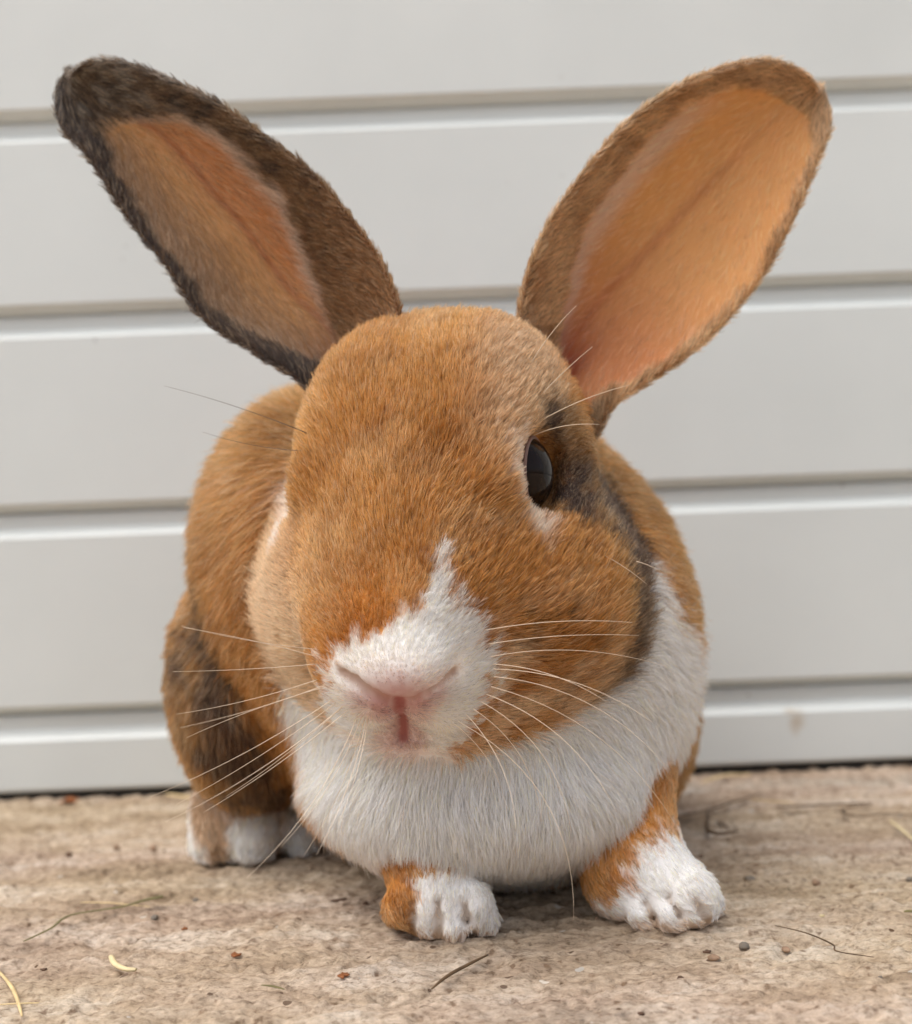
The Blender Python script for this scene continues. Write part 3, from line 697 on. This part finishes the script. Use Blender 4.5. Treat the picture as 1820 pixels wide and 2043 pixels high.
def paint_ear(E, right):
    u, s, inner, p = E['u'], E['s'], E['inner'], E['V']
    n = len(u); nz = fbm(p, 210, 41); nz2 = noise3(p, 420, 42)
    if right:
        fur = np.tile(LC(220, 172, 118), (n, 1)); fur = mix(fur, LC(178, 126, 76), smooth(0.35, 0.7, nz)); fur = mix(fur, LC(216, 178, 136), smooth(0.55, 0.9, u) * 0.6)
        fur = mix(fur, LC(96, 70, 50), smooth(0.16, 0.02, u) * 0.8)
        sk = np.tile(LC(250, 192, 126), (n, 1))
        sk = mix(sk, LC(248, 190, 118), smooth(0.5, 0.3, s) * smooth(0.15, 0.35, u) * 0.7)
        sk = mix(sk, LC(218, 138, 94), smooth(0.5, 0.2, u) * 0.7)
        sk = mix(sk, LC(150, 52, 34), smooth(0.30, 0.10, u) * smooth(0.72, 0.5, s))
        vein = np.abs(s - (0.47 - 0.05 * np.sin(u * 6))); sk = mix(sk, LC(190, 104, 66), smooth(0.045, 0.0, vein) * smooth(0.80, 0.5, u) * 0.42)
        edge = np.interp(u, [0, 0.12, 0.35, 0.6, 0.7, 0.77, 0.83], [0.50, 0.32, 0.10, 0.06, 0.08, 0.28, 1.1]); late = np.interp(u, [0, 0.15, 0.5, 0.7, 0.78, 0.86], [0.88, 0.97, 0.985, 0.95, 0.80, 0.0])
        cov = np.maximum(smooth(edge + 0.05, edge - 0.05, s + (nz2 - 0.5) * 0.08), smooth(late - 0.03, late + 0.03, s + (nz2 - 0.5) * 0.06))
        pale = smooth(edge - 0.02, edge + 0.05, s) * smooth(edge + 0.17, edge + 0.06, s) * smooth(0.12, 0.3, u) * smooth(0.72, 0.55, u)
        sk = mix(sk, LC(244, 222, 202), pale * 0.7)
    else:
        fur = np.tile(LC(120, 88, 58), (n, 1)); fur = mix(fur, LC(60, 46, 36), smooth(0.42, 0.62, nz) * 0.95)
        fur = mix(fur, LC(152, 100, 56), smooth(0.5, 0.15, u) * smooth(0.75, 0.2, s) * 0.85)
        fur = mix(fur, LC(80, 70, 62), smooth(0.50, 0.75, u) * 0.7); fur = mix(fur, LC(188, 178, 164), smooth(0.55, 0.75, u) * smooth(0.48, 0.62, fbm(p, 480, 44)) * 0.6)
        fur = mix(fur, LC(52, 42, 38), smooth(0.74, 0.9, s) * 0.85)
        sk = np.tile(LC(234, 178, 118), (n, 1))
        sk = mix(sk, LC(232, 148, 88), smooth(0.55, 0.35, s) * smooth(0.85, 0.5, u) * 0.6)
        sk = mix(sk, LC(150, 92, 66), smooth(0.3, 0.08, u) * 0.8)
        sk = mix(sk, LC(150, 116, 88), smooth(0.5, 0.92, s) * 0.85)
        vein = np.abs(s - (0.45 + 0.04 * np.sin(u * 7))); sk = mix(sk, LC(184, 92, 60), smooth(0.03, 0.0, vein) * smooth(0.92, 0.6, u) * 0.6)
        edge = np.interp(u, [0, 0.12, 0.25, 0.4, 0.55, 0.62, 0.68, 0.73], [0.60, 0.46, 0.30, 0.13, 0.07, 0.13, 0.40, 1.1]); late = np.interp(u, [0, 0.12, 0.4, 0.55, 0.66, 0.75], [0.62, 0.92, 0.985, 0.95, 0.80, 0.0])
        cov = np.maximum(smooth(edge + 0.10, edge - 0.08, s + (nz2 - 0.5) * 0.12), smooth(late - 0.07, late + 0.04, s + (nz2 - 0.5) * 0.08))
        pale = smooth(edge - 0.05, edge + 0.04, s) * smooth(edge + 0.16, edge + 0.05, s) * smooth(0.1, 0.3, u) * smooth(0.9, 0.7, u)
        sk = mix(sk, LC(216, 196, 178), pale * 0.85)
    cov = np.where(inner > 0.5, cov, 1.0)
    return fur, sk, cov
for right, dat, dr, dt, cup, skew, lean, lab in ((True, EAR_R, 0.330, 0.345, 0.30, 0.75, 0.004, 'broad tan ear with a glowing peach inner side'),
                                                (False, EAR_L, 0.325, 0.335, 0.30, 0.75, 0.004, 'ear with dark smoky rim and peach inner side')):
    E = make_ear(dat['med'], dat['lat'], dr, dt, cup, skew, right, lean=lean)
    fur_c, sk_c, cov = paint_ear(E, right)
    ear = mesh_np('ear', E['V'], E['F'], M_EAR, rabbit); ear['label'] = lab
    set_color(ear.data, 'skin_color', sk_c + (fur_c * 0.8 - sk_c) * (cov * 0.85)[:, None])
    if FUR > 0:
        ne = int(70000 * FUR)
        T = np.concatenate([E['F'][:, [0, 1, 2]], E['F'][:, [0, 2, 3]]])
        wv = (np.where(E['inner'] > 0.5, 1.0, 0.55) * ((0.12 if right else 0.40) + (0.88 if right else 0.60) * cov)); wt = wv[T].mean(1)
        tri, bc = sample(E['V'], E['F'], ne, lambda c: wt)
        g = lambda A: bary(A if A.ndim == 2 else A[:, None], tri, bc)
        root = g(E['V']); nr = norm(g(E['N'])); u = g(E['u'])[:, 0]; s = g(E['s'])[:, 0]; cv = g(cov)[:, 0]; inn = g(E['inner'])[:, 0]
        al = norm(g(E['along'])); ac = norm(g(E['across']))
        # outside: towards the tip; inside the medial band leans over the hollow, near the rims outwards
        comb = al + ac * (np.where(inn > 0.5, smooth(0.6, 0.1, s) * (0.15 + 0.35 * smooth(0.5, 0.2, u)) - smooth(0.6, 1.0, s) * 0.4, (s - 0.5) * 0.5))[:, None]
        fc = g(fur_c); pale_c = g(sk_c)
        cc = vary(mix(pale_c * 0.85 + LC(236, 214, 190) * 0.15, fc, smooth(0.1, 0.6, cv)), seed_amt=0.28, dark=np.where(cv > 0.5, 0.25, 0.03) if right else np.where(cv > 0.5, 0.4, 0.5), light=0.16)
        ln = np.where(inn > 0.5, 0.0052 + 0.0002 * cv + 0.0026 * smooth(0.35, 0.05, u) * cv, 0.0042) * smooth(1.3, 0.7, u)
        make_hair('fur', root, nr, comb, ln, cc, 0.00010 * (0.40 + 0.60 * cv) * rng.uniform(0.7, 1.3, ne), ear, np.full(ne, 0.32), clump_n=9, clump_amt=0.5)

# ------------------------------------------------------------------ rabbit: eyes
def mat_eye():
    m, n, l, b = material('dark_eye'); b.inputs['Base Color'].default_value = (0.012, 0.007, 0.005, 1)
    b.inputs['Roughness'].default_value = 0.05; b.inputs['IOR'].default_value = 1.27
    return m
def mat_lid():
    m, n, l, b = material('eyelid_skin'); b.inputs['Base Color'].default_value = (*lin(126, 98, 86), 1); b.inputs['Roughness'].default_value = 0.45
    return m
M_EYE, M_LID = mat_eye(), mat_lid()
def eye_part(side):
    bm = bmesh.new(); bmesh.ops.create_uvsphere(bm, u_segments=48, v_segments=32, radius=1)
    c = EYE_C[side]
    B = HB @ np.diag(EYE_R)
    V = np.array([v.co[:] for v in bm.verts]) @ B.T + c
    F = [[v.index for v in f.verts] for f in bm.faces]; bm.free()
    eye = mesh_obj('eye', V, F, M_EYE, rabbit)
    # rim of bare skin around the eye
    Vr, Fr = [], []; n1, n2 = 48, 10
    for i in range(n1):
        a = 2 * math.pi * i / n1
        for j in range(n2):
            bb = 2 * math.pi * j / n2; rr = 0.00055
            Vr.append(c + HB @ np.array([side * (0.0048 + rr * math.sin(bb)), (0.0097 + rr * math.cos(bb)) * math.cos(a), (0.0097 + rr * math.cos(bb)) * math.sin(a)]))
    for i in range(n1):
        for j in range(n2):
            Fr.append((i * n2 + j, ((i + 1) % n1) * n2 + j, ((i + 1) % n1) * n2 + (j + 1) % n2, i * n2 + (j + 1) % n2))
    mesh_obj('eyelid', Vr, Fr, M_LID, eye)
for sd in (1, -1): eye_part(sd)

# ------------------------------------------------------------------ rabbit: whiskers
def mat_whisker():
    m, n, l, b = material('whisker'); b.inputs['Base Color'].default_value = (*lin(226, 204, 178), 1); b.inputs['Roughness'].default_value = 0.35
    return m
M_WH = mat_whisker()
M_WD = mat_plain('dark_whisker', lin(90, 74, 64), 0.4)
def tube(name, pts, radii, mat, parent=None, sides=6, flat=1.0):
    pts = np.asarray(pts, float); n = len(pts); tg = norm(np.gradient(pts, axis=0))
    ref = np.array([0, 0, 1.0]) if abs(tg[0][2]) < 0.9 else np.array([1.0, 0, 0])
    V, F = [], []
    for i in range(n):
        a = norm(np.cross(tg[i], ref)); b = np.cross(a, tg[i])
        for j in range(sides):
            t = 2 * math.pi * j / sides; V.append(pts[i] + radii[i] * (a * math.cos(t) + b * math.sin(t) * flat))
    for i in range(n - 1):
        for j in range(sides): F.append((i * sides + j, i * sides + (j + 1) % sides, (i + 1) * sides + (j + 1) % sides, (i + 1) * sides + j))
    F.append(tuple(range(sides))[::-1]); F.append(tuple((n - 1) * sides + j for j in range(sides)))
    return mesh_obj(name, V, F, mat, parent)
def whisker(a, b, bow, da, db, r=0.000085, mat=None):
    """a: root place, b: tip place in the photograph with their distances; bow: sag of the middle in px"""
    u = np.linspace(0, 1, 14); ex, ey = b[0] - a[0], b[1] - a[1]; L = math.hypot(ex, ey); nxp, nyp = -ey / L, ex / L
    pts = [P(a[0] + ex * t + nxp * bow * 4 * t * (1 - t), a[1] + ey * t + nyp * bow * 4 * t * (1 - t), da + (db - da) * t) for t in u]
    tube('whisker', pts, [r * (1 - 0.85 * t) + 0.00002 for t in u], mat or M_WH, rabbit)
WL = [((690, 1300), (362, 1249), 8), ((700, 1330), (366, 1252), -6), ((690, 1335), (352, 1425), 10), ((690, 1350), (360, 1452), 8), ((700, 1370), (300, 1590), 14), ((705, 1375), (352, 1605), 10),
      ((710, 1385), (330, 1640), 18), ((715, 1400), (405, 1622), 8), ((690, 1360), (372, 1472), -8), ((720, 1410), (492, 1752), 26), ((725, 1420), (560, 1690), 18), ((730, 1425), (603, 1712), 14),
      ((735, 1420), (632, 1705), 12), ((680, 1320), (345, 1340), 4), ((705, 1390), (450, 1590), 8), ((735, 1430), (676, 1640), 8)]
WR = [((965, 1258), (1262, 1242), -10), ((975, 1285), (1275, 1268), -8), ((980, 1310), (1330, 1330), -22), ((985, 1335), (1300, 1440), -26), ((985, 1350), (1330, 1530), -40), ((980, 1370), (1345, 1640), -46),
      ((970, 1385), (1230, 1620), -36), ((960, 1400), (1140, 1660), -40), ((945, 1415), (1080, 1640), -32), ((930, 1425), (1030, 1660), -24), ((915, 1440), (1145, 1835), -70), ((900, 1440), (1010, 1610), -20), ((985, 1325), (1210, 1400), -16)]
for i, (a, b, w) in enumerate(WL): whisker(a, b, -w, 0.283, 0.262 + 0.012 * (i % 3))
for i, (a, b, w) in enumerate(WR): whisker(a, b, w, 0.281, 0.268 + 0.010 * (i % 3))
for a, b, w in (((1052, 738), (1150, 610), -6), ((1046, 828), (1182, 692), -5), ((1042, 862), (1256, 768), -10), ((1042, 880), (1196, 847), -12)): whisker(a, b, w, 0.303, 0.290, 0.00014)
whisker((622, 868), (328, 770), 6, 0.305, 0.30, 0.00010, M_WD); whisker((618, 900), (405, 862), -8, 0.305, 0.30, 0.00008, M_WD)
for a, b, w in (((1270, 1120), (1330, 1150), -4), ((1190, 1100), (1290, 1165), -4)): whisker(a, b, w, 0.300, 0.30, 0.00008)
# ------------------------------------------------------------------ straw, twigs and grit lying on the concrete
M_STRAW = mat_plain('dry_straw', lin(214, 188, 138), 0.6, 0.18, 220); M_TWIG = mat_plain('brown_twig', lin(92, 70, 46), 0.7, 0.3, 260)
M_GREEN = mat_plain('olive_grass', lin(112, 104, 62), 0.6, 0.25, 200); M_RUST = mat_plain('rusty_leaf', lin(140, 84, 44), 0.7, 0.35, 300)
M_DARKB = mat_plain('dark_bark', lin(92, 66, 48), 0.8, 0.3, 300); M_STONE = mat_plain('grey_stone', lin(122, 112, 100), 0.85, 0.25, 500)
M_STONE2 = mat_plain('brown_stone', lin(150, 122, 98), 0.85, 0.3, 500); M_PALE = mat_plain('pale_straw', lin(216, 198, 154), 0.6, 0.12, 200)
def stalk(name, label, cat, pts, w, mat, flat=0.55, group=None, lift=0.0, taper=0.55):
    """a stalk lying along places in the photograph; w: width in px there"""
    q = catmull(pts, np.linspace(0, 1, 6 * len(pts)))
    pw = []; rad = []; gz_ = [G(x, y) for x, y in pts]; zb_ = float(np.max([ground_z(g[0], g[1]) for g in gz_])) + 0.0007
    for i, (x, y) in enumerate(q):
        g = G(x, y); w_ = w if not isinstance(w, tuple) else w[0] + (w[1] - w[0]) * min(1, 3 * i / (len(q) - 1))
        r = r_px(w_ * 1.25, g[1]) / 2 * (1 - taper * abs(2 * i / (len(q) - 1) - 1) ** 2)
        pw.append([g[0], g[1], 0.5 * max(zb_, ground_z(g[0], g[1]) - 0.0004) + 0.5 * zb_ + r * 0.8 + 0.0004 + lift]); rad.append(r)
    o = tube(name, pw, rad, mat, None, 7, flat); tag(o, label, cat, group); return o
stalk('grass_blade', 'long olive grass stalk with a broad flat end beside the hind foot', 'grass stalk', [(325, 1813), (285, 1820), (235, 1832), (140, 1848), (102, 1874), (48, 1900)], (17, 6), M_GREEN, 0.35, taper=0.3)
stalk('straw', 'short thick pale yellow straw piece, bent at one end', 'straw', [(222, 1928), (230, 1945), (250, 1955), (272, 1956)], 11, M_PALE, 0.6, taper=0.25)
stalk('straw', 'curved straw stalk crossing over a thin straight straw', 'straw', [(-6, 1940), (20, 1972), (34, 2000), (44, 2034)], 7, M_STRAW)
stalk('straw', 'thin straight straw lying under a curved straw stalk', 'straw', [(-10, 2013), (40, 2011), (78, 2009)], 4, M_STRAW)
stalk('straw', 'straw sticking out along the door foot behind the hind paw', 'straw', [(330, 1594), (365, 1600), (412, 1607)], 7, M_STRAW)
stalk('twig', 'straight brown twig pointing up to the door, meeting a bent twig', 'twig', [(1519, 1597), (1470, 1614), (1416, 1632), (1362, 1642)], 6, M_TWIG)
stalk('twig', 'brown twig bent into a hook beside the foreleg', 'twig', [(1413, 1633), (1413, 1655), (1415, 1675), (1440, 1680), (1474, 1674)], 7, M_TWIG, 0.8)
stalk('twig', 'tiny brown twig lying inside the hooked twig', 'twig', [(1432, 1645), (1443, 1652), (1454, 1659)], 6, M_TWIG)
stalk('straw', 'long straight dry stalk lying parallel to the door', 'straw', [(1549, 1625), (1620, 1623), (1695, 1620), (1742, 1617)], 6, M_TWIG)
stalk('straw', 'curled dry stalk below the long straight stalk', 'straw', [(1742, 1618), (1700, 1624), (1682, 1633), (1712, 1643), (1770, 1637), (1830, 1640)], 5, M_TWIG)
stalk('straw', 'pale slanting straw beside the curled dry stalk', 'straw', [(1776, 1648), (1800, 1668), (1832, 1696)], 6, M_PALE)
stalk('straw', 'faint thin straw between the straight twig and the door', 'straw', [(1500, 1607), (1540, 1612), (1586, 1614)], 4, M_STRAW)
stalk('straw', 'pale straw bit at the door foot beside the shoulder', 'straw', [(1400, 1573), (1450, 1560), (1500, 1558)], 6, M_STRAW)
stalk('twig', 'very thin wavy brown root fibre in front of the white paw', 'root fibre', [(1547, 1856), (1610, 1872), (1662, 1895), (1672, 1909), (1745, 1920)], 3, M_TWIG, 0.8)
stalk('twig', 'short brown twig with a forked end in front of the two forepaws', 'twig', [(974, 1921), (930, 1945), (893, 1966), (862, 1990)], 7, M_TWIG, 0.7)
stalk('grass_blade', 'short olive grass bit lying apart in the foreground', 'grass bit', [(522, 1984), (545, 1988), (568, 1993)], 6, M_GREEN, 0.4)
stalk('grass_blade', 'short green grass bit lying alone out beyond the thin root fibre', 'grass bit', [(1805, 1838), (1835, 1840)], 9, M_GREEN, 0.4)
stalk('straw', 'thin pale straw lying close behind the long olive grass stalk', 'straw', [(160, 1812), (230, 1815), (300, 1822)], 3, M_STRAW)
def chip(name, label, cat, x, y, w, h, mat, group=None, curl=0.4, seed=0):
    """flat flake with an uneven outline, its rim curling up"""
    rg = np.random.default_rng(seed); g = G(x, y); a, b = r_px(w, g[1]) / 2, r_px(h, g[1]) / 2 * 2.4
    n = 14; ang = rg.uniform(0, 6.28); V = []
    for lay in (0, 1):
        V.append((0, 0, 0.0003 + lay * 0.0004))
        for ring in (0.55, 1.0):
            for i in range(n):
                t = 2 * math.pi * i / n; k_ = ring * (0.7 + 0.5 * math.sin(i * 2.3 + seed) * 0.5 + 0.15 * math.sin(i * 5.1 + seed * 3))
                px_, py_ = math.cos(t) * a * k_, math.sin(t) * b * k_
                V.append((px_, py_, 0.0003 + lay * 0.0004 + curl * a * ring ** 2 * (0.35 + 0.3 * math.sin(t * 2 + seed))))
    F = []; m = 1 + 2 * n
    for lay in (0, 1):
        o_ = lay * m; fl = (lambda f: f) if lay else (lambda f: f[::-1])
        for i in range(n):
            j = (i + 1) % n
            F.append(fl((o_, o_ + 1 + i, o_ + 1 + j))); F.append(fl((o_ + 1 + i, o_ + 1 + n + i, o_ + 1 + n + j, o_ + 1 + j)))
    for i in range(n):
        j = (i + 1) % n; F.append((1 + n + i, 1 + n + j, m + 1 + n + j, m + 1 + n + i))
    o = mesh_obj(name, V, F, mat); o.location = (g[0], g[1], max(ground_z(g[0], g[1]), -0.0002)); o.rotation_euler = (0, 0, rg.uniform(-0.4, 0.4))
    return tag(o, label, cat, group)
chip('bark_chip', 'dark brown bark chip lying between hind foot and forepaw', 'bark chip', 677, 1803, 34, 11, M_DARKB, curl=0.15, seed=1)
chip('leaf_flake', 'curled rusty leaf flake in front of the orange forepaw side', 'leaf flake', 687, 1955, 26, 14, M_RUST, seed=2)
chip('leaf_flake', 'rusty leaf flake on a ridge, the middle one of three rusty flakes', 'leaf flake', 471, 1909, 24, 11, M_RUST, seed=3)
chip('leaf_flake', 'small reddish leaf flake nearer the hind foot than the other rusty flakes', 'leaf flake', 369, 1867, 16, 7, M_RUST, seed=4)
chip('leaf_flake', 'rusty dry leaf scrap wedged at the foot of the door', 'leaf flake', 137, 1606, 44, 22, M_RUST, curl=0.7, seed=5)
chip('bark_chip', 'slim dark red bark flake just in front of the white paw', 'bark chip', 1411, 1904, 24, 7, M_DARKB, curl=0.1, seed=6)
chip('bark_chip', 'small dark flake beside the pale bent straw piece', 'bark chip', 87, 1937, 13, 6, M_DARKB, curl=0.1, seed=7)
chip('straw_scrap', 'pale scrap of chaff in front of the door near the curled stalk', 'chaff', 1640, 1830, 14, 5, M_PALE, curl=0.1, seed=8)
def pebble(x, y, w, h, mat, seed):
    g = G(x, y); rg = np.random.default_rng(seed + 50)
    bm = bmesh.new(); bmesh.ops.create_icosphere(bm, subdivisions=2, radius=1)
    V = np.array([v.co[:] for v in bm.verts]); F = [[v.index for v in f.verts] for f in bm.faces]; bm.free()
    V = V * (0.55 + 0.9 * noise3(V + seed * 3.1, 1.6, seed))[:, None] * np.array([r_px(w, g[1]) / 2, r_px(w, g[1]) / 2 * 0.9, r_px(h, g[1]) / 2 * 0.95])
    o = mesh_obj('pebble', V, F, mat); o.location = (g[0], g[1], max(ground_z(g[0], g[1]), -0.0002) + r_px(h, g[1]) * 0.18); o.rotation_euler = (0, 0, rg.uniform(0, 3))
    word = {M_STONE: 'grey', M_STONE2: 'sandy brown', M_DARKB: 'dark brown'}[mat]
    return tag(o, 'tiny flattened %s pebble lying loose on the concrete' % word, 'pebble', '%s grit scattered on the concrete' % word)
PB = [(1497, 1754, 24, 10), (1628, 1764, 16, 12), (1485, 1889, 22, 13), (1568, 1895, 18, 11), (1424, 1919, 26, 12), (1280, 2022, 14, 8), (1816, 1766, 16, 10), (306, 1697, 15, 11), (137, 1712, 15, 11),
      (308, 1837, 17, 12), (587, 1786, 16, 10), (602, 1780, 12, 9), (390, 1797, 14, 9), (232, 1695, 16, 9), (1358, 1956, 14, 8), (1757, 1949, 9, 6), (1190, 1837, 8, 6), (730, 1806, 12, 9), ]
for i, (x, y, w, h) in enumerate(PB): pebble(x, y, w, h, (M_STONE, M_STONE2, M_DARKB)[i % 3 if i > 3 else i % 2], i)
